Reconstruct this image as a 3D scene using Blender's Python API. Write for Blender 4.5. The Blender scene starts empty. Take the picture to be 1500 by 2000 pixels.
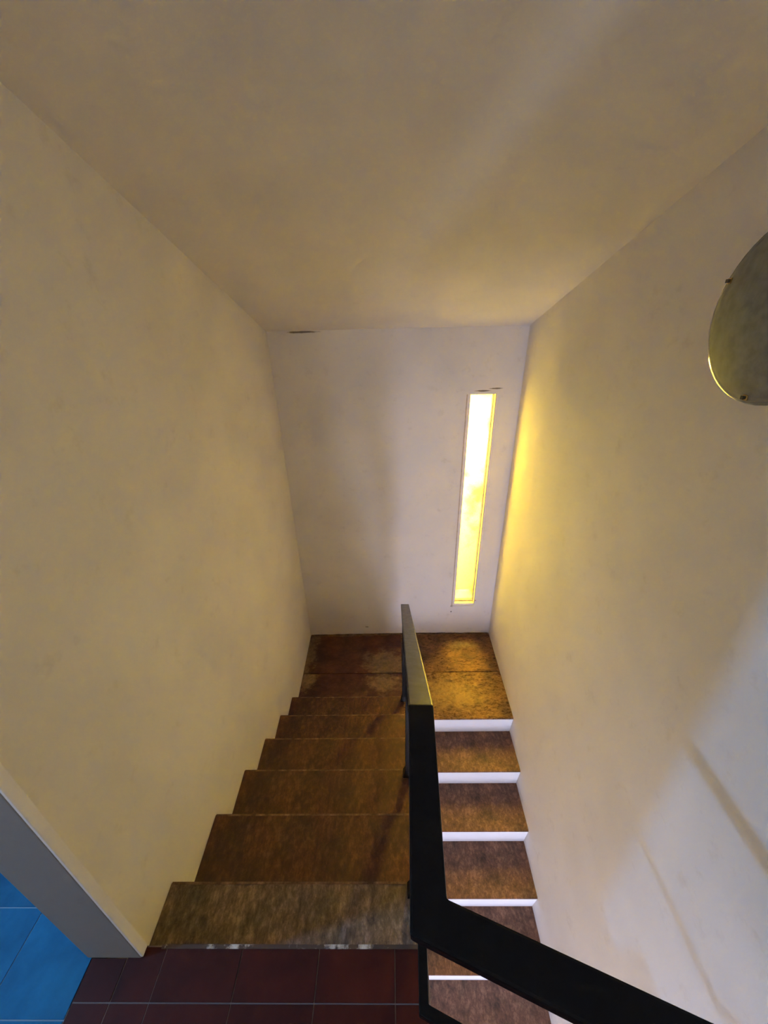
import bpy, bmesh, math, random
from mathutils import Matrix, Vector

# ------------------------------------------------------------------ scale and frame
# Scene is laid out in "eye units" (eye of the photographer = origin, X right,
# Y along the flight, Z up) and brought to metres with the hall floor at z = 0.
S = 0.88
EYE = 1.6
def W(x, y, z):
    return Vector((x * S, y * S, (z + EYE) * S))

scene = bpy.context.scene
COL = scene.collection

# ------------------------------------------------------------------ camera
PITCH, YAW, ROLL, FPX = 0.4770, -0.0191, -0.0259, 757.8
F = Vector((math.sin(YAW) * math.cos(PITCH), math.cos(YAW) * math.cos(PITCH), -math.sin(PITCH)))
R = Vector((math.cos(YAW), -math.sin(YAW), 0))
U = R.cross(F)
c, s = math.cos(ROLL), math.sin(ROLL)
R2, U2 = c * R + s * U, -s * R + c * U
cam = bpy.data.cameras.new('camera')
cam.sensor_fit = 'VERTICAL'
cam.sensor_height = 36
cam.sensor_width = 27
cam.lens = FPX / 2000 * 36
cam.clip_start = 0.02
camo = bpy.data.objects.new('camera', cam)
COL.objects.link(camo)
m = Matrix((R2, U2, -F)).transposed().to_4x4()
m.translation = W(0, 0, 0)
camo.matrix_world = m
scene.camera = camo

# ------------------------------------------------------------------ world, lights, exposure
scene.view_settings.view_transform = 'Standard'
scene.view_settings.look = 'None'
scene.view_settings.gamma = 1
scene.view_settings.use_curve_mapping = False
scene.view_settings.exposure = 0.1
scene.cycles.use_denoising = True
scene.cycles.max_bounces = 7
scene.cycles.use_light_tree = False
scene.cycles.denoising_prefilter = 'FAST'
scene.cycles.diffuse_bounces = 5
scene.cycles.glossy_bounces = 3
scene.cycles.use_adaptive_sampling = True
scene.cycles.adaptive_threshold = 0.04
scene.cycles.transparent_max_bounces = 12
scene.cycles.sample_clamp_indirect = 20

world = bpy.data.worlds.new('sky')
scene.world = world
world.use_nodes = True
world.node_tree.nodes['Background'].inputs[0].default_value = (1.0, 0.97, 0.9, 1)
world.node_tree.nodes['Background'].inputs[1].default_value = 0.8
world.cycles.sampling_method = 'NONE'

def area(name, loc, target, w, h, power, color, spread=math.pi):
    l = bpy.data.lights.new(name, 'AREA')
    l.shape = 'RECTANGLE'
    l.size, l.size_y = w * S, h * S
    l.energy = power
    l.color = color
    l.spread = spread
    o = bpy.data.objects.new(name, l)
    COL.objects.link(o)
    o.location = W(*loc)
    o.rotation_euler = (W(*target) - W(*loc)).to_track_quat('-Z', 'Y').to_euler()
    return o

# daylight outside the narrow amber window, high up over it
area('daylight_amber_window', (1.16, 3.62, -0.30), (0.76, 3.06, -0.54), 1.9, 1.7, 2450, (1.0, 0.94, 0.82))
# daylight in the high transom of the side room (throws the railing's shadow on the right wall)
area('daylight_transom', (-3.22, -0.21, 0.95), (0.985, 0.35, -1.6), 0.14, 0.07, 42, (0.20, 0.50, 1.0))
# daylight in the glazed door of the lower hall
area('daylight_lower_hall', (0.53, -2.50, -3.7), (0.53, 0.0, -3.4), 0.80, 1.9, 84, (0.64, 0.70, 1.0))
# unseen strip light for the ceiling streak, behind the slit in the right wall
area('streak_light', (1.225, -1.47, -0.35), (0.96, -0.66, -0.30), 0.05, 1.3, 8.0, (0.75, 0.84, 1.0))
# added fill light behind the camera, lifts the back wall
area('hall_fill', (0.0, -3.12, -0.1), (0.0, 0.0, 0.6), 1.1, 1.0, 8, (1.0, 0.92, 0.82))

# ------------------------------------------------------------------ materials
def new_mat(name):
    mt = bpy.data.materials.new(name)
    mt.use_nodes = True
    nt = mt.node_tree
    return mt, nt, nt.nodes, nt.links, nt.nodes['Principled BSDF']

def noise(nt, scale, detail=4, rough=0.55, stretch=None, coord='Object', distortion=0.0, loc=(0, 0, 0)):
    n, l = nt.nodes, nt.links
    tc = n.new('ShaderNodeTexCoord')
    mp = n.new('ShaderNodeMapping')
    if stretch: mp.inputs['Scale'].default_value = stretch
    mp.inputs['Location'].default_value = loc
    l.new(tc.outputs[coord], mp.inputs[0])
    t = n.new('ShaderNodeTexNoise')
    t.inputs['Scale'].default_value = scale
    t.inputs['Detail'].default_value = detail
    t.inputs['Roughness'].default_value = rough
    t.inputs['Distortion'].default_value = distortion
    l.new(mp.outputs[0], t.inputs['Vector'])
    return t

def ramp(nt, src, stops):
    r = nt.nodes.new('ShaderNodeValToRGB')
    while len(r.color_ramp.elements) < len(stops): r.color_ramp.elements.new(0.5)
    for e, (p, col) in zip(r.color_ramp.elements, stops):
        e.position = p
        e.color = (*col, 1) if len(col) == 3 else col
    nt.links.new(src, r.inputs[0])
    return r

def mix(nt, fac, a, b):
    mx = nt.nodes.new('ShaderNodeMix')
    mx.data_type = 'RGBA'
    for v, k in ((fac, 0), (a, 6), (b, 7)):
        if isinstance(v, (int, float)): mx.inputs[k].default_value = v
        elif isinstance(v, tuple): mx.inputs[k].default_value = (*v, 1)
        else: nt.links.new(v, mx.inputs[k])
    return mx.outputs[2]

def bump(nt, src, strength, dist, bs, prev=None):
    b = nt.nodes.new('ShaderNodeBump')
    b.inputs['Strength'].default_value = strength
    b.inputs['Distance'].default_value = dist
    nt.links.new(src, b.inputs['Height'])
    if prev: nt.links.new(prev.outputs[0], b.inputs['Normal'])
    nt.links.new(b.outputs[0], bs.inputs['Normal'])
    return b

def plaster(name, base, dirt, grain=1.0):
    mt, nt, n, l, bs = new_mat(name)
    big = noise(nt, 1.9, 2, 0.6)
    st = noise(nt, 11, 4, 0.75, loc=(3, 1, 2))
    r1 = ramp(nt, big.outputs[0], [(0.42, base), (0.75, tuple(v * 0.91 for v in base))])
    r2 = ramp(nt, st.outputs[0], [(0.58, (0, 0, 0)), (0.80, (0.6, 0.6, 0.6))])
    l.new(mix(nt, r2.outputs[0], r1.outputs[0], dirt), bs.inputs['Base Color'])
    bs.inputs['Roughness'].default_value = 0.85
    fine = noise(nt, 60, 3, 0.8)
    bump(nt, fine.outputs[0], 0.30 * grain, 0.004, bs)
    return mt

M = {}
M['wall'] = plaster('wall_plaster', (0.80, 0.76, 0.715), (0.62, 0.56, 0.49))
M['wall_back'] = plaster('back_wall_plaster', (0.74, 0.70, 0.66), (0.52, 0.47, 0.42))
M['ceiling'] = plaster('ceiling_plaster', (0.76, 0.71, 0.65), (0.66, 0.60, 0.53), 1.4)
M['jamb'] = plaster('jamb_dark', (0.25, 0.21, 0.175), (0.19, 0.16, 0.14), 0.5)  # darker base colour than the walls
M['riser'] = plaster('riser_paint', (0.82, 0.82, 0.84), (0.55, 0.53, 0.52), 0.6)

def stone(name, dark, mid, light, stretch, rough, worn=None, worn_lo=0.56, worn_hi=0.62, bumpiness=0.5, worn_scale=2.4, worn_loc=(0, 0, 0)):
    mt, nt, n, l, bs = new_mat(name)
    v = noise(nt, 34, 7, 0.78, stretch, distortion=0.2)
    r = ramp(nt, v.outputs[0], [(0.34, dark), (0.50, mid), (0.68, light)])
    col = r.outputs[0]
    sp = noise(nt, 150, 2, 0.6)
    rs = ramp(nt, sp.outputs[0], [(0.66, (0, 0, 0)), (0.74, (0.5, 0.5, 0.5))])
    col = mix(nt, rs.outputs[0], col, light)
    blot = noise(nt, 5.5, 5, 0.6, loc=(1.3, 4.1, 0))
    rb = ramp(nt, blot.outputs[0], [(0.38, (0.10, 0.13, 0.06)), (0.50, (0.75, 0.70, 0.62)), (0.64, (1.25, 1.2, 1.15))])
    mul = nt.nodes.new('ShaderNodeMix'); mul.data_type = 'RGBA'; mul.blend_type = 'MULTIPLY'
    mul.inputs[0].default_value = 0.62
    l.new(col, mul.inputs[6]); l.new(rb.outputs[0], mul.inputs[7])
    col = mul.outputs[2]
    if worn:
        w = noise(nt, worn_scale, 7, 0.62, loc=worn_loc)
        rw = ramp(nt, w.outputs[0], [(worn_lo, (0, 0, 0)), (worn_hi, (1, 1, 1))])
        wc = noise(nt, 30, 5, 0.6)
        rwc = ramp(nt, wc.outputs[0], [(0.35, tuple(x * 0.6 for x in worn)), (0.65, worn)])
        col = mix(nt, rw.outputs[0], col, rwc.outputs[0])
    l.new(col, bs.inputs['Base Color'])
    rr = ramp(nt, v.outputs[0], [(0.3, (rough - 0.1,) * 3), (0.7, (rough + 0.15,) * 3)])
    l.new(rr.outputs[0], bs.inputs['Roughness'])
    b1 = bump(nt, v.outputs[0], bumpiness, 0.012, bs)
    f = noise(nt, 90, 4, 0.7)
    bump(nt, f.outputs[0], 0.35, 0.004, bs, b1)
    return mt

M['tread'] = stone('tread_stone', (0.048, 0.0125, 0.004), (0.105, 0.032, 0.010), (0.22, 0.098, 0.040), (1.5, 0.75, 1), 0.58)
M['tread_grey'] = stone('tread_stone_grey', (0.085, 0.052, 0.028), (0.22, 0.150, 0.092), (0.46, 0.37, 0.27), (1.5, 0.7, 1), 0.70, bumpiness=0.3)  # greyer, paler stone for the first tread
M['tread_low'] = stone('tread_stone_low', (0.075, 0.034, 0.020), (0.18, 0.085, 0.050), (0.36, 0.22, 0.14), (1.3, 0.9, 1), 0.62)
def add_wear(mt, pale, blobs, vert=False, ragged=2.6):
    """pale worn / mortar-smeared patches with ragged outlines: blobs = (cx, cy, rx, ry) in slab metres"""
    nt = mt.node_tree; l = nt.links; n = nt.nodes
    bs = n['Principled BSDF']
    src = bs.inputs['Base Color'].links[0].from_socket
    tc = n.new('ShaderNodeTexCoord'); sx = n.new('ShaderNodeSeparateXYZ'); l.new(tc.outputs['Object'], sx.inputs[0])
    nz = noise(nt, 13, 6, 0.68, (1, 1.4, 1))
    def mth(op, a, b=None):
        q = n.new('ShaderNodeMath'); q.operation = op
        for k, v in enumerate((a, b)):
            if v is None: continue
            if isinstance(v, (int, float)): q.inputs[k].default_value = v
            else: l.new(v, q.inputs[k])
        return q.outputs[0]
    total = None
    nn = mth('MULTIPLY', mth('SUBTRACT', nz.outputs[0], 0.5), ragged)
    for cx, cy, rx, ry in blobs:
        dx = mth('DIVIDE', mth('SUBTRACT', sx.outputs[0], cx), rx)
        dy = mth('DIVIDE', mth('SUBTRACT', sx.outputs[2 if vert else 1], cy), ry)
        d = mth('SQRT', mth('ADD', mth('MULTIPLY', dx, dx), mth('MULTIPLY', dy, dy)))
        f = mth('ADD', mth('SUBTRACT', 1.0, d), nn)
        total = f if total is None else mth('MAXIMUM', total, f)
    r = ramp(nt, total, [(0.0, (0, 0, 0)), (0.45, (0.9, 0.9, 0.9))])
    fine = noise(nt, 45, 5, 0.7)
    rc = ramp(nt, fine.outputs[0], [(0.34, tuple(v * 0.5 for v in pale)), (0.62, pale)])
    l.new(mix(nt, r.outputs[0], src, rc.outputs[0]), bs.inputs['Base Color'])
    return mt
_bx, _bz = 0.075, -EYE - 7 * 0.2055 - 10 * 0.2078 - 0.1
_st = lambda x, z, rx, rz: ((x - _bx) * S, (z - _bz) * S, rx * S, rz * S)
add_wear(M['wall_back'], (0.16, 0.11, 0.07), [_st(0.72, -0.556, 0.07, 0.006), _st(0.815, -0.540, 0.05, 0.006), _st(0.605, -2.668, 0.018, 0.014),
         _st(0.835, -2.60, 0.010, 0.010), _st(0.60, -2.74, 0.008, 0.010), _st(-0.60, -0.118, 0.12, 0.008), _st(0.0, -3.03, 0.95, 0.010),
         _st(-0.27, -2.93, 0.02, 0.008)], vert=True, ragged=1.6)
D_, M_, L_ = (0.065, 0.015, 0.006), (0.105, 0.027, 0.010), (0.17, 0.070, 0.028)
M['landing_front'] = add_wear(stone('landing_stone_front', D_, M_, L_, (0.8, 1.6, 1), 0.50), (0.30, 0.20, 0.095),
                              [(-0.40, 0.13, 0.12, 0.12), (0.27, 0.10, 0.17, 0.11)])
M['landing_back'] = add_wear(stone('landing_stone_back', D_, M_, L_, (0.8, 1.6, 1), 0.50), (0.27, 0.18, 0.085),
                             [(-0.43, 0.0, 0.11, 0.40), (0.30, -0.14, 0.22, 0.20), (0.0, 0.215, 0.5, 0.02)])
M['landing_lit_front'] = add_wear(stone('landing_stone_lit_front', (0.075, 0.028, 0.010), (0.21, 0.098, 0.034), (0.46, 0.28, 0.12), (0.9, 2.0, 1), 0.27, bumpiness=1.0),  # lit copy of the landing stone, window light put into its colour
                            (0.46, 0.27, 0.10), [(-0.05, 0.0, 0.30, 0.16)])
M['landing_lit_back'] = add_wear(stone('landing_stone_lit_back', (0.08, 0.030, 0.011), (0.20, 0.090, 0.032), (0.42, 0.24, 0.10), (0.9, 2.0, 1), 0.30, bumpiness=1.0),  # back slab lightened likewise for the window light
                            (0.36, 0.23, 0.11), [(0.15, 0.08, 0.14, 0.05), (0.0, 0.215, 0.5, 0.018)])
M['grout'] = plaster('mortar', (0.20, 0.155, 0.135), (0.10, 0.08, 0.07))
M['grout_pale'] = plaster('pale_mortar', (0.30, 0.36, 0.42), (0.2, 0.24, 0.28))

def worn_edge():
    mt, nt, n, l, bs = new_mat('worn_edge_mortar')
    a = noise(nt, 22, 6, 0.7, (1.0, 1, 1))
    r = ramp(nt, a.outputs[0], [(0.40, (0.09, 0.045, 0.022)), (0.60, (0.24, 0.15, 0.085)), (0.75, (0.42, 0.33, 0.24))])
    l.new(r.outputs[0], bs.inputs['Base Color'])
    bs.inputs['Roughness'].default_value = 0.8
    return mt
M['edge'] = worn_edge()

def mortar_white():
    mt, nt, n, l, bs = new_mat('broken_white_mortar')
    a = noise(nt, 18, 6, 0.7)
    r = ramp(nt, a.outputs[0], [(0.53, (0.075, 0.045, 0.03)), (0.60, (0.40, 0.36, 0.31)), (0.7, (0.62, 0.60, 0.56))])
    l.new(r.outputs[0], bs.inputs['Base Color'])
    bs.inputs['Roughness'].default_value = 0.85
    return mt
M['mortar_white'] = mortar_white()

def tile_mat(name, a, b, rough):
    mt, nt, n, l, bs = new_mat(name)
    oi = n.new('ShaderNodeObjectInfo')
    v = noise(nt, 9, 6, 0.65)
    r = ramp(nt, v.outputs[0], [(0.35, a), (0.7, b)])
    hv = n.new('ShaderNodeHueSaturation')
    mr = n.new('ShaderNodeMapRange')
    mr.inputs['To Min'].default_value, mr.inputs['To Max'].default_value = 0.85, 1.15
    l.new(oi.outputs['Random'], mr.inputs[0]); l.new(mr.outputs[0], hv.inputs['Value'])
    l.new(r.outputs[0], hv.inputs['Color']); l.new(hv.outputs[0], bs.inputs['Base Color'])
    bs.inputs['Roughness'].default_value = rough
    bs.inputs['Specular IOR Level'].default_value = 0.2
    f = noise(nt, 60, 4, 0.6)
    bump(nt, f.outputs[0], 0.25, 0.002, bs)
    return mt
M['tile_red'] = tile_mat('red_clay_tile', (0.040, 0.0065, 0.004), (0.066, 0.010, 0.006), 0.55)
M['tile_blue'] = tile_mat('blue_tile', (0.005, 0.085, 0.175), (0.010, 0.135, 0.26), 0.55)

def metal(name, colr, rough):
    mt, nt, n, l, bs = new_mat(name)
    v = noise(nt, 40, 5, 0.6)
    r = ramp(nt, v.outputs[0], [(0.35, colr), (0.75, tuple(x * 1.5 for x in colr))])
    l.new(r.outputs[0], bs.inputs['Base Color'])
    rr = ramp(nt, v.outputs[0], [(0.3, (rough - 0.06,) * 3), (0.7, (rough + 0.06,) * 3)])
    l.new(rr.outputs[0], bs.inputs['Roughness'])
    return mt, bs
M['black'], _b = metal('black_paint', (0.004, 0.004, 0.0045), 0.36); _b.inputs['Specular IOR Level'].default_value = 0.22
M['brass'], _b = metal('brass', (0.55, 0.38, 0.14), 0.25); _b.inputs['Metallic'].default_value = 1
M['dark_screw'], _b = metal('dark_screw', (0.03, 0.027, 0.02), 0.5)
M['frame'], _b = metal('window_frame_paint', (0.40, 0.33, 0.25), 0.6)
M['opal'], _b = metal('smoky_opal_glass', (0.175, 0.19, 0.175), 0.70); _b.inputs['Specular IOR Level'].default_value = 0.25
M['rim'], _b = metal('polished_glass_rim', (0.20, 0.20, 0.16), 0.10)
_b.inputs['Coat Weight'].default_value = 1.0

def amber():
    mt, nt, n, l, bs = new_mat('amber_frosted_glass')
    out = n['Material Output']
    n.remove(bs)
    fine = noise(nt, 130, 3, 0.7)
    big = noise(nt, 3.2, 4, 0.6, loc=(0.2, 0, 0.4))
    rf = ramp(nt, fine.outputs[0], [(0.28, (0.66, 0.50, 0.10)), (0.44, (1.0, 0.87, 0.25)), (0.8, (1.0, 0.90, 0.31))])
    rb = ramp(nt, big.outputs[0], [(0.34, (0.72, 0.62, 0.45)), (0.48, (1, 1, 1))])
    mul = n.new('ShaderNodeMix'); mul.data_type = 'RGBA'; mul.blend_type = 'MULTIPLY'; mul.inputs[0].default_value = 1
    l.new(rf.outputs[0], mul.inputs[6]); l.new(rb.outputs[0], mul.inputs[7])
    tr = n.new('ShaderNodeBsdfTranslucent'); tp = n.new('ShaderNodeBsdfTransparent')
    l.new(mul.outputs[2], tr.inputs[0]); l.new(mul.outputs[2], tp.inputs[0])
    ms = n.new('ShaderNodeMixShader'); ms.inputs[0].default_value = 0.66
    l.new(tr.outputs[0], ms.inputs[1]); l.new(tp.outputs[0], ms.inputs[2])
    gl = n.new('ShaderNodeBsdfGlossy'); gl.inputs['Roughness'].default_value = 0.25
    m2 = n.new('ShaderNodeMixShader'); m2.inputs[0].default_value = 0.04
    l.new(ms.outputs[0], m2.inputs[1]); l.new(gl.outputs[0], m2.inputs[2])
    l.new(m2.outputs[0], out.inputs[0])
    return mt
M['amber'] = amber()

def clear_glass():
    mt, nt, n, l, bs = new_mat('clear_glass')
    out = n['Material Output']; n.remove(bs)
    tp = n.new('ShaderNodeBsdfTransparent'); gl = n.new('ShaderNodeBsdfGlossy')
    gl.inputs['Roughness'].default_value = 0.02
    ms = n.new('ShaderNodeMixShader'); ms.inputs[0].default_value = 0.05
    l.new(tp.outputs[0], ms.inputs[1]); l.new(gl.outputs[0], ms.inputs[2]); l.new(ms.outputs[0], out.inputs[0])
    return mt
M['glass'] = clear_glass()

# ------------------------------------------------------------------ helpers
def link(o, parent=None):
    COL.objects.link(o)
    if parent: o.parent = parent
    return o

def tag(o, label=None, cat=None, group=None, kind=None):
    if label: o['label'] = label
    if cat: o['category'] = cat
    if group: o['group'] = group
    if kind: o['kind'] = kind
    return o

def empty(name, label, cat, loc=(0, 0, 0), kind=None, group=None):
    o = bpy.data.objects.new(name, None)
    o.location = W(*loc)
    o.empty_display_size = 0.1
    return tag(link(o), label, cat, group, kind)

def build(name, verts, faces, mat, parent=None, bevel=0.0, smooth=False, bsegs=2):
    """verts in eye units; origin at their bounding-box base (or the parent's frame)."""
    pts = [W(*v) for v in verts]
    lo = [min(p[i] for p in pts) for i in range(3)]
    hi = [max(p[i] for p in pts) for i in range(3)]
    org = Vector(((lo[0] + hi[0]) / 2, (lo[1] + hi[1]) / 2, lo[2]))
    bm = bmesh.new()
    vs = [bm.verts.new(p - org) for p in pts]
    for f in faces: bm.faces.new([vs[i] for i in f])
    bmesh.ops.recalc_face_normals(bm, faces=bm.faces)
    if bevel:
        bmesh.ops.bevel(bm, geom=bm.edges[:], offset=bevel * S, segments=bsegs, profile=0.6, affect='EDGES')
    me = bpy.data.meshes.new(name)
    bm.to_mesh(me); bm.free()
    me.materials.append(M[mat])
    if smooth:
        for p in me.polygons: p.use_smooth = True
    o = bpy.data.objects.new(name, me)
    if parent:
        base = Vector((0, 0, 0)); q = parent
        while q: base += q.location; q = q.parent
        o.location = org - base
    else:
        o.location = org
    return link(o, parent)

BOXF = [(0, 1, 2, 3), (4, 7, 6, 5), (0, 4, 5, 1), (1, 5, 6, 2), (2, 6, 7, 3), (3, 7, 4, 0)]
def hexa(name, lower, upper, mat, parent=None, bevel=0.0):
    return build(name, list(lower) + list(upper), BOXF, mat, parent, bevel)

def box(name, x0, x1, y0, y1, z0, z1, mat, parent=None, bevel=0.0):
    lo = [(x0, y0, z0), (x1, y0, z0), (x1, y1, z0), (x0, y1, z0)]
    hi = [(x, y, z1) for x, y, z in lo]
    return hexa(name, lo, hi, mat, parent, bevel)

def prism(name, poly, axis, a, b, mat, parent=None, bevel=0.0):
    """extrude a polygon (two coords) along axis 'x','y' or 'z' between a and b"""
    def P(u, v, t):
        return {'x': (t, u, v), 'y': (u, t, v), 'z': (u, v, t)}[axis]
    n = len(poly)
    v = [P(u, w, a) for u, w in poly] + [P(u, w, b) for u, w in poly]
    f = [tuple(range(n)), tuple(range(n, 2 * n))] + [(i, (i + 1) % n, n + (i + 1) % n, n + i) for i in range(n)]
    return build(name, v, f, mat, parent, bevel)

def wall_with_holes(name, axis, t0, t1, u0, u1, w0, w1, holes, mat, parent=None, top=None, extra=()):
    """slab across axis (x or y) with rectangular holes (ua,ub,wa,wb); top(u) optional sloped top"""
    us = sorted({u0, u1, *extra, *[h[0] for h in holes], *[h[1] for h in holes]})
    ws = sorted({w0, w1, *[h[2] for h in holes], *[h[3] for h in holes]})
    solid = {}
    for i in range(len(us) - 1):
        for j in range(len(ws) - 1):
            cu, cw = (us[i] + us[i + 1]) / 2, (ws[j] + ws[j + 1]) / 2
            solid[i, j] = not any(h[0] < cu < h[1] and h[2] < cw < h[3] for h in holes)
    verts, faces, idx = [], [], {}
    def V(i, j, k):
        key = (i, j, k)
        if key not in idx:
            u, w = us[i], ws[j]
            if top and j == len(ws) - 1: w = top(u)
            t = (t0, t1)[k]
            t = t(u) if callable(t) else t
            verts.append((t, u, w) if axis == 'x' else (u, t, w))
            idx[key] = len(verts) - 1
        return idx[key]
    for (i, j), sd in solid.items():
        if not sd: continue
        for k in (0, 1):
            faces.append((V(i, j, k), V(i + 1, j, k), V(i + 1, j + 1, k), V(i, j + 1, k)))
        for di, dj, e in ((-1, 0, ((i, j), (i, j + 1))), (1, 0, ((i + 1, j), (i + 1, j + 1))),
                          (0, -1, ((i, j), (i + 1, j))), (0, 1, ((i, j + 1), (i + 1, j + 1)))):
            if not solid.get((i + di, j + dj), False):
                (a, b), (p, q) = e
                faces.append((V(a, b, 0), V(p, q, 0), V(p, q, 1), V(a, b, 1)))
    return build(name, verts, faces, mat, parent)

# ------------------------------------------------------------------ measured layout (eye units)
H, G, Y0 = 0.2055, 0.306, 0.3158            # upper flight rise, going, origin
HR, GR, YR = 0.2078, 0.3062, 2.0908         # lower flight
YB, AB = 3.057, 0.0055
ZF = -EYE                                   # hall floor
ZL = ZF - 7 * H                             # landing
ZLOW = ZL - 10 * HR                         # lower hall floor
YE = 0.413                                  # edge of the hall floor at the upper flight
XS = 0.082                                  # side of the upper flight / hall slab
xl = lambda y: -0.8309 - 0.0238 * (y - 1.5)
xr = lambda y: 0.9862 + 0.0166 * (y - 1.5)
yb = lambda x: YB + AB * x
zc = lambda y: -0.1093 + 0.299 * (YB - y) if y > -1.0 else -0.1093 + 0.299 * (YB + 1.0)
WIN = (0.6285, 0.8211, -2.635, -0.580)

# ------------------------------------------------------------------ room shell
tag(wall_with_holes('wall_back', 'y', lambda u: yb(u), lambda u: yb(u) + 0.22, -1.1, 1.25, ZLOW - 0.1, 0.1, [WIN], 'wall_back'),
    'off-white plaster end wall behind the landing, with narrow window slot', 'wall', kind='structure')

# left wall beside the upper flight (from the door jamb to the back wall)
ys = (0.412, YB + 0.02)
v = []
for z in (lambda y: ZLOW - 0.1, lambda y: zc(y) + 0.05):
    v += [(xl(ys[0]), ys[0], z(ys[0])), (xl(ys[1]), ys[1], z(ys[1])), (xl(ys[1]) - 0.16, ys[1], z(ys[1])), (xl(ys[0]) - 0.10, ys[0], z(ys[0]))]
tag(hexa('wall_left', v[:4], v[4:], 'wall'), 'cream plaster wall along the left side of the upper stairs', 'wall', kind='structure')

# hall stretch of the left wall with the opening to the side room
tag(wall_with_holes('wall_left_hall', 'x', -0.935, -0.80, -3.25, 0.388, ZLOW - 0.1, 1.3, [(-0.75, 0.388, ZF - 0.17, 0.52)], 'wall', top=lambda u: zc(u) + 0.05),
    'cream plaster wall around the opening to the blue-floored side room', 'wall', kind='structure')

# right wall, hall and stairs in one run
tag(wall_with_holes('wall_right', 'x', lambda u: xr(u), lambda u: xr(u) + 0.2, -3.25, YB + 0.03, ZLOW - 0.1, 1.3,
                    [(-1.35, -0.585, ZF - 0.005, 0.45)], 'wall', top=lambda u: zc(u) + 0.05, extra=[-1.0]),
    'cream plaster wall on the right, carrying the round lamp', 'wall', kind='structure')
dr = empty('streak_slit', 'unseen white leaf added in the right wall to shape the ceiling streak', 'door', (1.0, -0.98, ZF), kind='structure')
box('slit_leaf', 0.950, 0.990, -1.345, -0.800, ZF + 0.008, 0.445, 'riser', dr, bevel=0.003)  # added leaf, its edge set to trim the beam into a streak
box('slit_handle', 0.910, 0.950, -0.88, -0.82, ZF + 1.13, ZF + 1.155, 'brass', dr, bevel=0.004)
RX0, RX1, RY0, RY1 = xr(-0.9) + 0.2, 1.75, -2.0, -0.3  # added box, keeps sky light from leaking in through the slit
tag(box('leak_box_far', RX1, RX1 + 0.1, RY0, RY1, ZF - 0.1, 0.8, 'wall'), 'far side of the unseen box added around the streak light', 'wall', kind='structure')
tag(box('leak_box_front', 1.16, RX1, RY1 - 0.05, RY1 + 0.05, ZF - 0.1, 0.8, 'wall'), 'front side of the unseen box added around the streak light', 'wall', kind='structure')
tag(box('leak_box_rear', 1.13, RX1, RY0 - 0.05, RY0 + 0.05, ZF - 0.1, 0.8, 'wall'), 'rear side of the unseen box added around the streak light', 'wall', kind='structure')
tag(box('leak_box_top', 1.13, RX1 + 0.1, RY0, RY1, 0.8, 0.9, 'wall'), 'top of the unseen box added around the streak light', 'ceiling', kind='structure')
tag(box('leak_box_floor', 1.0, RX1 + 0.1, RY0, RY1, ZF - 0.2, ZF - 0.005, 'grout'), 'bottom of the unseen box added around the streak light', 'floor', kind='structure')

# sloping ceiling over the stairs, level over the hall
pts = [(-3.25, zc(-1.0)), (-1.0, zc(-1.0)), (YB + 0.2, zc(YB + 0.2)), (YB + 0.2, zc(YB + 0.2) + 0.14), (-1.0, zc(-1.0) + 0.14), (-3.25, zc(-1.0) + 0.14)]
tag(prism('ceiling', pts, 'x', -1.05, 1.25, 'ceiling'), 'sloping plaster ceiling above the stairs', 'ceiling', kind='structure')

# rear wall of the hall with an opening added for the fill light
HW = (-0.55, 0.55, -0.65, 0.45)
tag(wall_with_holes('wall_rear', 'y', -3.25, -3.05, -0.935, 1.1, ZF - 0.2, zc(-1.0) + 0.1, [HW], 'wall'),
    'plaster wall at the rear of the hall with an added window', 'wall', kind='structure')

# ---- hall floor: slab with skewed edge over the stairwell
RS = -0.355                                    # skew of the guarded edge
edge_y = lambda x: 0.292 + RS * (x - XS)
floor_poly = [(-0.863, -3.05), (0.96, -3.05), (0.96, edge_y(0.96)), (XS, edge_y(XS)), (XS, YE), (-0.722, YE), (-0.722, 0.3878), (-0.880, 0.3878), (-0.880, 0.30), (-0.863, 0.30)]
fl = prism('floor_hall', [(x, y) for x, y in floor_poly], 'z', ZF - 0.17, ZF - 0.0025, 'grout')
tag(fl, 'dark red clay tile floor at the top of the stairs', 'floor', kind='structure')

def clip(poly, a, b, keep):
    """half-plane clip: keep(p) >= 0"""
    out = []
    for i in range(len(poly)):
        p, q = poly[i], poly[(i + 1) % len(poly)]
        kp, kq = keep(p), keep(q)
        if kp >= 0: out.append(p)
        if kp * kq < 0:
            t = kp / (kp - kq)
            out.append((p[0] + t * (q[0] - p[0]), p[1] + t * (q[1] - p[1])))
    return out

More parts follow.
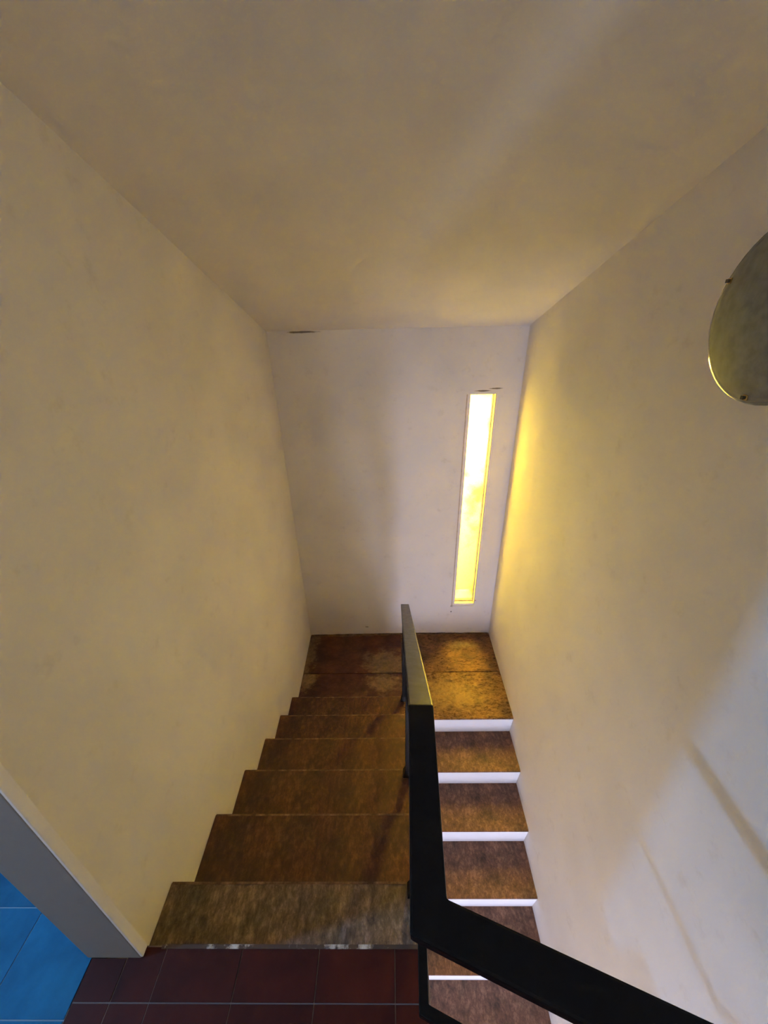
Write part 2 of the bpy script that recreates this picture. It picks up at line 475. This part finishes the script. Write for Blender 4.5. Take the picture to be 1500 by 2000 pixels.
xs_t = [-0.863, -0.7625, -0.658, -0.4405, -0.222, -0.0095, 0.208, 0.4255, 0.643, 0.8605, 0.96]
ys_t = [YE - 0.002, 0.3085] + [0.3085 - 0.2175 * k for k in range(1, 12)]
g = 0.0015
for i in range(len(xs_t) - 1):
    for j in range(len(ys_t) - 1):
        a, b, y1, y0_ = xs_t[i] + g, xs_t[i + 1] - g, ys_t[j] - g, ys_t[j + 1] + g
        if i == 1: a, b = a, b
        poly = [(a, y0_), (b, y0_), (b, y1), (a, y1)]
        if b > XS:
            # right of the flight the slab ends on the skewed edge; left of it on the first nosing
            if a < XS and y1 > edge_y(XS):
                poly = clip(poly, None, None, lambda p: XS - 0.004 - p[0]) if y0_ >= edge_y(XS) - 1e-6 else poly
            if a >= XS or y0_ < edge_y(XS):
                poly2 = clip(poly, None, None, lambda p: edge_y(max(p[0], XS)) - 0.006 - p[1]) if a >= XS else None
                if a < XS:
                    # L-shaped remainder: cut into the polygon by its corner
                    e = 0.004
                    poly2 = [(a, y0_), (b, y0_), (b, min(y1, edge_y(b) - 0.006)), (XS - e, edge_y(XS) - 0.006), (XS - e, y1), (a, y1)] if y1 > edge_y(XS) else \
                            [(a, y0_), (b, y0_), (b, min(y1, edge_y(b) - 0.006))] + ([(XS, y1)] if y1 > edge_y(b) - 0.006 else []) + [(a, y1)]
                    if edge_y(b) - 0.006 < y0_: poly2 = clip(poly2, None, None, lambda p: edge_y(max(p[0], XS)) - 0.006 - p[1])
                poly = poly2
        if a < -0.80: poly = clip(poly, None, None, lambda p: 0.3872 - p[1])
        if len(poly) < 3: continue
        ar = abs(sum(poly[k][0] * poly[(k + 1) % len(poly)][1] - poly[(k + 1) % len(poly)][0] * poly[k][1] for k in range(len(poly))))
        if ar < 0.0012: continue
        random.seed(i * 31 + j)
        dz = random.uniform(-0.0012, 0.0006)
        prism('tile', poly, 'z', ZF - 0.008, ZF + dz, 'tile_red', fl)

# ---- side room: blue tiled floor and plain walls
fb = box('floor_side_room', -3.25, -0.863, -1.6, 1.6, ZF - 0.17, ZF - 0.0025, 'grout_pale')
tag(fb, 'blue tiled floor of the room through the left opening', 'floor', kind='structure')
x = -0.863
k = 0
while x > -3.1:
    y = 0.492 + 0.2125 * 5
    while y > -1.3:
        random.seed(k); k += 1
        box('tile', x - 0.2185 + g, x - g, y - 0.2125 + g, min(y - g, 1.495), ZF - 0.008, ZF + random.uniform(-0.0012, 0.0006), 'tile_blue', fb) if not (x > -1.0 and y > 0.75) else None
        y -= 0.2125
    x -= 0.2185
# piece of blue floor beside the pier
tr = (-0.30, -0.12, 0.90, 1.00)
tag(wall_with_holes('wall_side_room_far', 'x', -3.45, -3.25, -1.6, 1.6, ZF - 0.1, 1.3, [tr], 'wall'),
    'far wall of the side room with a small high window', 'wall', kind='structure')
tag(box('wall_side_room_front', -3.25, -0.935, 1.5, 1.6, ZF, 1.3, 'wall'), 'side wall of the blue-floored room, on the stair side', 'wall', kind='structure')
tag(box('wall_side_room_rear', -3.25, -0.935, -1.6, -1.5, ZF, 1.3, 'wall'), 'rear wall of the blue-floored room', 'wall', kind='structure')
tag(box('ceiling_side_room', -3.45, -0.96, -1.6, 1.6, 1.3, 1.4, 'ceiling'), 'flat white ceiling of the side room', 'ceiling', kind='structure')

# ---- lower hall
tag(box('floor_lower_hall', -1.05, 1.0, -2.6, YB + 0.1, ZLOW - 0.15, ZLOW, 'grout'), 'grey floor of the lower hall under the stairs', 'floor', kind='structure')
tag(wall_with_holes('wall_lower_rear', 'y', -2.75, -2.6, -0.935, 1.1, ZLOW - 0.1, ZF - 0.17, [(0.12, 0.94, ZLOW + 0.25, -2.72)], 'wall'),
    'plaster wall of the lower hall with glazed opening', 'wall', kind='structure')
sp = [(-2.6, ZLOW), (YB, ZLOW), (YB, ZL - 0.165), (Y0 + 6 * G, ZL - 0.165), (YE - 0.03, ZF - H - 0.335), (0.2, ZF - H - 0.335), (0.2, ZF - 0.175), (-2.6, ZF - 0.175)]
tag(prism('wall_spine', sp, 'x', -0.03, XS - 0.002, 'wall'), 'white plaster wall between the two flights', 'wall', kind='structure')

# ------------------------------------------------------------------ door jamb at the corner of the left wall
jb = empty('trim_1', 'dark grey door jamb at the foot of the left wall', 'door jamb', (-0.80, 0.41, ZF), kind='structure')
box('jamb_post', -0.875, -0.722, 0.388, 0.412, ZF, 0.55, 'jamb', jb, bevel=0.003)
box('jamb_edge', -0.7235, -0.716, 0.389, 0.413, ZF + 0.005, 0.55, 'wall', jb, bevel=0.002)

# ------------------------------------------------------------------ narrow amber window
w = empty('window_1', 'narrow tall window of glowing amber frosted glass', 'window', ((WIN[0] + WIN[1]) / 2, yb(0.72), WIN[2]), kind='structure')
ywf = yb(0.72)
yp = ywf + 0.05
ZJ = -0.936
fw = 0.010
box('frame', WIN[0], WIN[0] + fw, yp - 0.012, yp + 0.02, WIN[2], WIN[3], 'frame', w)
box('frame', WIN[1] - fw, WIN[1], yp - 0.012, yp + 0.02, WIN[2], WIN[3], 'frame', w)
box('frame', WIN[0] + fw, WIN[1] - fw, yp - 0.012, yp + 0.02, WIN[2], WIN[2] + 0.016, 'frame', w)
box('frame', WIN[0] + fw, WIN[1] - fw, yp - 0.012, yp + 0.02, WIN[3] - 0.010, WIN[3], 'frame', w)
box('pane', WIN[0] + fw, WIN[1] - fw, yp, yp + 0.006, WIN[2] + 0.016, ZJ - 0.0025, 'amber', w)
box('pane', WIN[0] + fw, WIN[1] - fw, yp, yp + 0.006, ZJ + 0.0025, WIN[3] - 0.010, 'amber', w)
# slim plaster bead round the slot
bead = 0.012
for a in ((WIN[0] - 0.030, WIN[0] - 0.022, WIN[2] - 0.03, WIN[3] + 0.0),
          (WIN[1] + 0.001, WIN[1] + 0.006, WIN[2] - 0.006, WIN[3] + 0.004)):
    box('bead', a[0], a[1], ywf - 0.006, ywf + 0.002, a[2], a[3], 'frame', w)
box('bead', WIN[0] - 0.030, WIN[1] + 0.006, ywf - 0.006, ywf + 0.002, WIN[2] - 0.034, WIN[2] - 0.026, 'wall_back', w)

# plain windows: one added for the hall fill, one for the lower hall
def plain_window(name, label, axis, t, u0, u1, w0, w1):
    q = empty(name, label, 'window', (t, (u0 + u1) / 2, w0) if axis == 'x' else ((u0 + u1) / 2, t, w0), kind='structure')
    fr = 0.02
    def bx_(n, a, b, c_, d_, th, mt):
        if axis == 'x': box(n, t - th, t + th, a, b, c_, d_, mt, q)
        else: box(n, a, b, t - th, t + th, c_, d_, mt, q)
    bx_('frame', u0, u0 + fr, w0, w1, 0.02, 'frame'); bx_('frame', u1 - fr, u1, w0, w1, 0.02, 'frame')
    bx_('frame', u0 + fr, u1 - fr, w0, w0 + fr, 0.02, 'frame'); bx_('frame', u0 + fr, u1 - fr, w1 - fr, w1, 0.02, 'frame')
    bx_('pane', u0 + fr, u1 - fr, w0 + fr, w1 - fr, 0.002, 'glass')
plain_window('fill_window', 'unseen clear window added in the rear wall for the fill light', 'y', -3.2, *HW)
plain_window('window_3', 'glazed opening in the wall of the lower hall', 'y', -2.70, 0.12, 0.94, ZLOW + 0.25, -2.72)

# ------------------------------------------------------------------ upper flight
up = empty('stair_flight', 'upper flight of brown stone steps descending beside the left wall', 'stairs', (-0.37, 1.2, ZL))
for kk in range(1, 7):
    z = ZF - kk * H
    ya = YE if kk == 1 else Y0 + (kk - 1) * G
    yb_ = Y0 + kk * G
    mat = 'tread_grey' if kk == 1 else 'tread'
    lo = [(xl(ya), ya - 0.03, z - 0.035), (XS, ya - 0.03, z - 0.035), (XS, yb_, z - 0.035), (xl(yb_), yb_, z - 0.035)]
    hexa('tread', lo, [(p[0], p[1], z) for p in lo], mat, up, bevel=0.004)
    box('nosing', xl(yb_) + 0.004, XS - 0.003, yb_ - 0.006, yb_ + 0.0015, z - 0.004, z + 0.0010, 'edge', up)
for kk in range(0, 7):
    z1 = ZF - kk * H - (0.0 if kk == 0 else 0.035)
    z0 = ZF - (kk + 1) * H
    y = (YE if kk == 0 else Y0 + kk * G) - 0.028
    box('riser', xl(y) - 0.01, XS - 0.004, y - 0.02, y, z0, z1 - 0.002 if kk else ZF - 0.17, 'riser', up)
# front edge of the hall slab: strip of broken mortar along the top nosing
box('edge_strip', xl(YE) + 0.13, XS - 0.003, YE - 0.007, YE + 0.002, ZF - 0.03, ZF + 0.0015, 'mortar_white', up)
# sloping soffit slab carrying the steps
so = [(YE - 0.05, ZF - 0.17), (YE - 0.05, ZF - 0.45), (Y0 + 6 * G, ZL - 0.15), (Y0 + 6 * G, ZL - 0.01)]
sof = [(YE - 0.06, ZF - H - 0.16)]
prof = []
for kk in range(1, 7):
    ya = YE if kk == 1 else Y0 + (kk - 1) * G
    prof += [(ya - 0.03, ZF - kk * H - 0.036), (Y0 + kk * G - 0.03, ZF - kk * H - 0.036)]
prof += [(Y0 + 6 * G - 0.03, ZL - 0.16), (YE - 0.03, ZF - H - 0.33)]
prism('stringer', prof, 'x', -0.79, XS - 0.006, 'wall', up)

# ------------------------------------------------------------------ landing
ld = empty('landing', 'worn brown stone landing at the turn of the stairs', 'landing', (0.08, 2.6, ZL))
ly0, ly1 = Y0 + 6 * G - 0.028, YB - 0.001
base = [(xl(ly0), ly0, ZL - 0.16), (xr(ly0), YR + 0.025, ZL - 0.16), (xr(ly1), ly1, ZL - 0.16), (xl(ly1), ly1, ZL - 0.16)]
box('bed', -0.845, 0.985, YR + 0.034, ly1, ZL - 0.16, ZL - 0.014, 'grout', ld)
gg = 0.0032
SEAM = 2.560
XM = 0.085
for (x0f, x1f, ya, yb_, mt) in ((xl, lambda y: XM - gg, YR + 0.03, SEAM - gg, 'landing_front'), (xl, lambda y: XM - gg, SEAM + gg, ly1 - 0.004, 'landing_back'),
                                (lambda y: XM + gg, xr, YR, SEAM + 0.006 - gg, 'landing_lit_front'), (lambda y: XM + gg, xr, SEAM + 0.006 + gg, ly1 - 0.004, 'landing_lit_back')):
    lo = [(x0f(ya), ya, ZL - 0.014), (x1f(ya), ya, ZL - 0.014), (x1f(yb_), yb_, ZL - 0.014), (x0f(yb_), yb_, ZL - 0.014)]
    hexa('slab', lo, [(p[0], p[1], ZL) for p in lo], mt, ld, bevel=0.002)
box('mortar_edge', -0.86, 1.0, ly1 - 0.010, ly1 + 0.0, ZL - 0.002, ZL + 0.010, 'edge', ld)

# ------------------------------------------------------------------ lower flight
dn = empty('stair_flight', 'lower flight of brown stone steps with white risers by the right wall', 'stairs', (0.53, 0.6, ZLOW))
for kk in range(0, 10):
    z1 = ZL - kk * HR
    z0 = z1 - HR
    y = YR - kk * GR
    t = 0.012
    # white riser, leaning in under its nosing
    lo = [(XS, y + 0.026, z0), (xr(y) - 0.001, y + 0.026, z0), (xr(y) - 0.001, y + 0.032, z0), (XS, y + 0.032, z0)]
    hi = [(XS, y + 0.002, z1 - t), (xr(y) - 0.001, y + 0.002, z1 - t), (xr(y) - 0.001, y + 0.032, z1 - t), (XS, y + 0.032, z1 - t)]
    hexa('riser', lo, hi, 'riser', dn)
    if kk < 9:
        yn = y - GR
        lo = [(XS, yn, z0 - t), (xr(yn), yn, z0 - t), (xr(y), y + 0.03, z0 - t), (XS, y + 0.03, z0 - t)]
        hexa('tread', lo, [(p[0], p[1], z0) for p in lo], 'tread_low', dn, bevel=0.003)
prof = []
for kk in range(0, 9):
    y = YR - kk * GR
    prof += [(y + 0.03, ZL - (kk + 1) * HR - 0.0125), (y - GR + 0.03, ZL - (kk + 1) * HR - 0.0125)]
prof += [(YR - 9 * GR + 0.03, ZLOW + 0.001), (YR - 9 * GR + 0.4, ZLOW + 0.001), (YR + 0.03, ZL - 0.42)]
prism('stringer', prof, 'x', XS + 0.002, 0.945, 'wall', dn)

# ------------------------------------------------------------------ railing
rl = empty('stair_railing', 'black painted handrail with slim lower bar between the flights', 'railing', (0.06, 0.25, ZF))
def bar(name, path, wdt, thk, mat, parent, bevel=0.004):
    """flat bar of width wdt (horizontal) and thickness thk swept along a path of top-centre points, mitred"""
    n = len(path)
    P = [Vector(p) for p in path]
    rings = []
    for i in range(n):
        dirs = []
        if i > 0: dirs.append((P[i] - P[i - 1]).normalized())
        if i < n - 1: dirs.append((P[i + 1] - P[i]).normalized())
        hs = [Vector((d_.y, -d_.x, 0)).normalized() for d_ in dirs]
        h = sum(hs, Vector()) / len(hs)
        h = h / h.length_squared
        ups = [hh.cross(d_) for hh, d_ in zip(hs, dirs)]
        u = sum(ups, Vector()); u.normalize()
        if u.z < 0: u = -u
        u = u / max(0.5, u.dot(ups[0] if ups[0].z > 0 else -ups[0]))
        a, b = P[i] - h * wdt / 2, P[i] + h * wdt / 2
        rings.append([a, b, b - u * thk, a - u * thk])
    v = [tuple(q) for r_ in rings for q in r_]
    f = [(0, 1, 2, 3), tuple(4 * (n - 1) + k_ for k_ in (3, 2, 1, 0))]
    for i in range(n - 1):
        for k_ in range(4):
            f.append((4 * i + k_, 4 * i + (k_ + 1) % 4, 4 * i + 4 + (k_ + 1) % 4, 4 * i + 4 + k_))
    return build(name, v, f, mat, parent, bevel)

ZR = -0.80
def railpath(z, dzs, xo=0.0, xend=0.957):
    xw = xend
    return [(xw, 0.237 - 0.365 * (xw - 0.047), z), (0.047 + xo, 0.237, z), (0.0615 + xo, 0.586, z), (0.090 + xo, 2.15, z + dzs)]
bar('handrail', railpath(ZR, -1.05), 0.057, 0.022, 'black', rl)
bar('mid_rail', railpath(-1.265, -1.05, 0.004), 0.020, 0.020, 'black', rl, 0.002)
def post(x, y, ztop, zbase):
    p = box('post', x - 0.014, x + 0.014, y - 0.014, y + 0.014, zbase, ztop, 'black', rl, bevel=0.002)
    vv = []
    hexa('foot', [(x - 0.026, y - 0.022, zbase), (x + 0.022, y - 0.022, zbase), (x + 0.022, y + 0.022, zbase), (x - 0.026, y + 0.022, zbase)],
         [(x - 0.015, y - 0.015, zbase + 0.045), (x + 0.015, y - 0.015, zbase + 0.045), (x + 0.015, y + 0.015, zbase + 0.045), (x - 0.015, y + 0.015, zbase + 0.045)],
         'black', p)
post(0.069, 1.212, ZR - 0.6713 * (1.212 - 0.586) - 0.02, ZF - 3 * H)
post(0.084, 2.125, ZR - 0.6713 * (2.125 - 0.586) - 0.02, ZF - 6 * H)
post(0.062, 0.600, ZR - 0.03, ZF - H)
post(0.60, 0.237 - 0.365 * 0.553 - 0.02, ZR - 0.02, ZF)

# ------------------------------------------------------------------ round glass wall lamp
LC = (0.91, 1.009, -0.022)
RL = 0.204
lp = empty('wall_lamp', 'round smoky glass lamp with small brass clips on the right wall', 'wall lamp', (0.978, LC[1], LC[2] - RL))
def lathe(name, prof, mat, parent, seg=48):
    v, f = [], []
    for r, xx in prof:
        for k_ in range(seg):
            a = 2 * math.pi * k_ / seg
            v.append((xx, LC[1] + r * math.cos(a), LC[2] + r * math.sin(a)))
    n = len(prof)
    for i in range(n - 1):
        for k_ in range(seg):
            f.append((i * seg + k_, i * seg + (k_ + 1) % seg, (i + 1) * seg + (k_ + 1) % seg, (i + 1) * seg + k_))
    f.append(tuple(range(seg))); f.append(tuple((n - 1) * seg + k_ for k_ in range(seg)))
    return build(name, v, f, mat, parent, smooth=True)
lathe('backplate', [(0.12, 0.979), (0.125, 0.972), (0.125, 0.955), (0.11, 0.948)], 'frame', lp)
prof = []
for i in range(13):
    a = i / 12
    r = RL * (1 - a) if i < 12 else 0.004
    prof.append((r, 0.905 - 0.034 * (1 - (r / RL) ** 2)))
outer = [(RL - 0.001, 0.9145), (RL + 0.001, 0.910)] + prof[0:]
inner = [(r * 0.985, x + 0.008) for r, x in reversed(prof)]
lathe('glass_shade', inner[1:] + outer, 'opal', lp)
lathe('glass_rim', [(RL - 0.004, 0.9155), (RL + 0.003, 0.9150), (RL + 0.0045, 0.909), (RL + 0.002, 0.904), (RL - 0.004, 0.9045)], 'rim', lp)
for ang in (-90, 22, 150):
    a = math.radians(ang)
    cy, cz = LC[1] + (RL - 0.012) * math.cos(a), LC[2] + (RL - 0.012) * math.sin(a)
    cl = box('clip', 0.896, 0.975, cy - 0.007, cy + 0.007, cz - 0.007, cz + 0.007, 'brass', lp, bevel=0.003)
    box('screw', 0.890, 0.8955, cy - 0.0045, cy + 0.0045, cz - 0.0045, cz + 0.0045, 'dark_screw', cl, bevel=0.001)
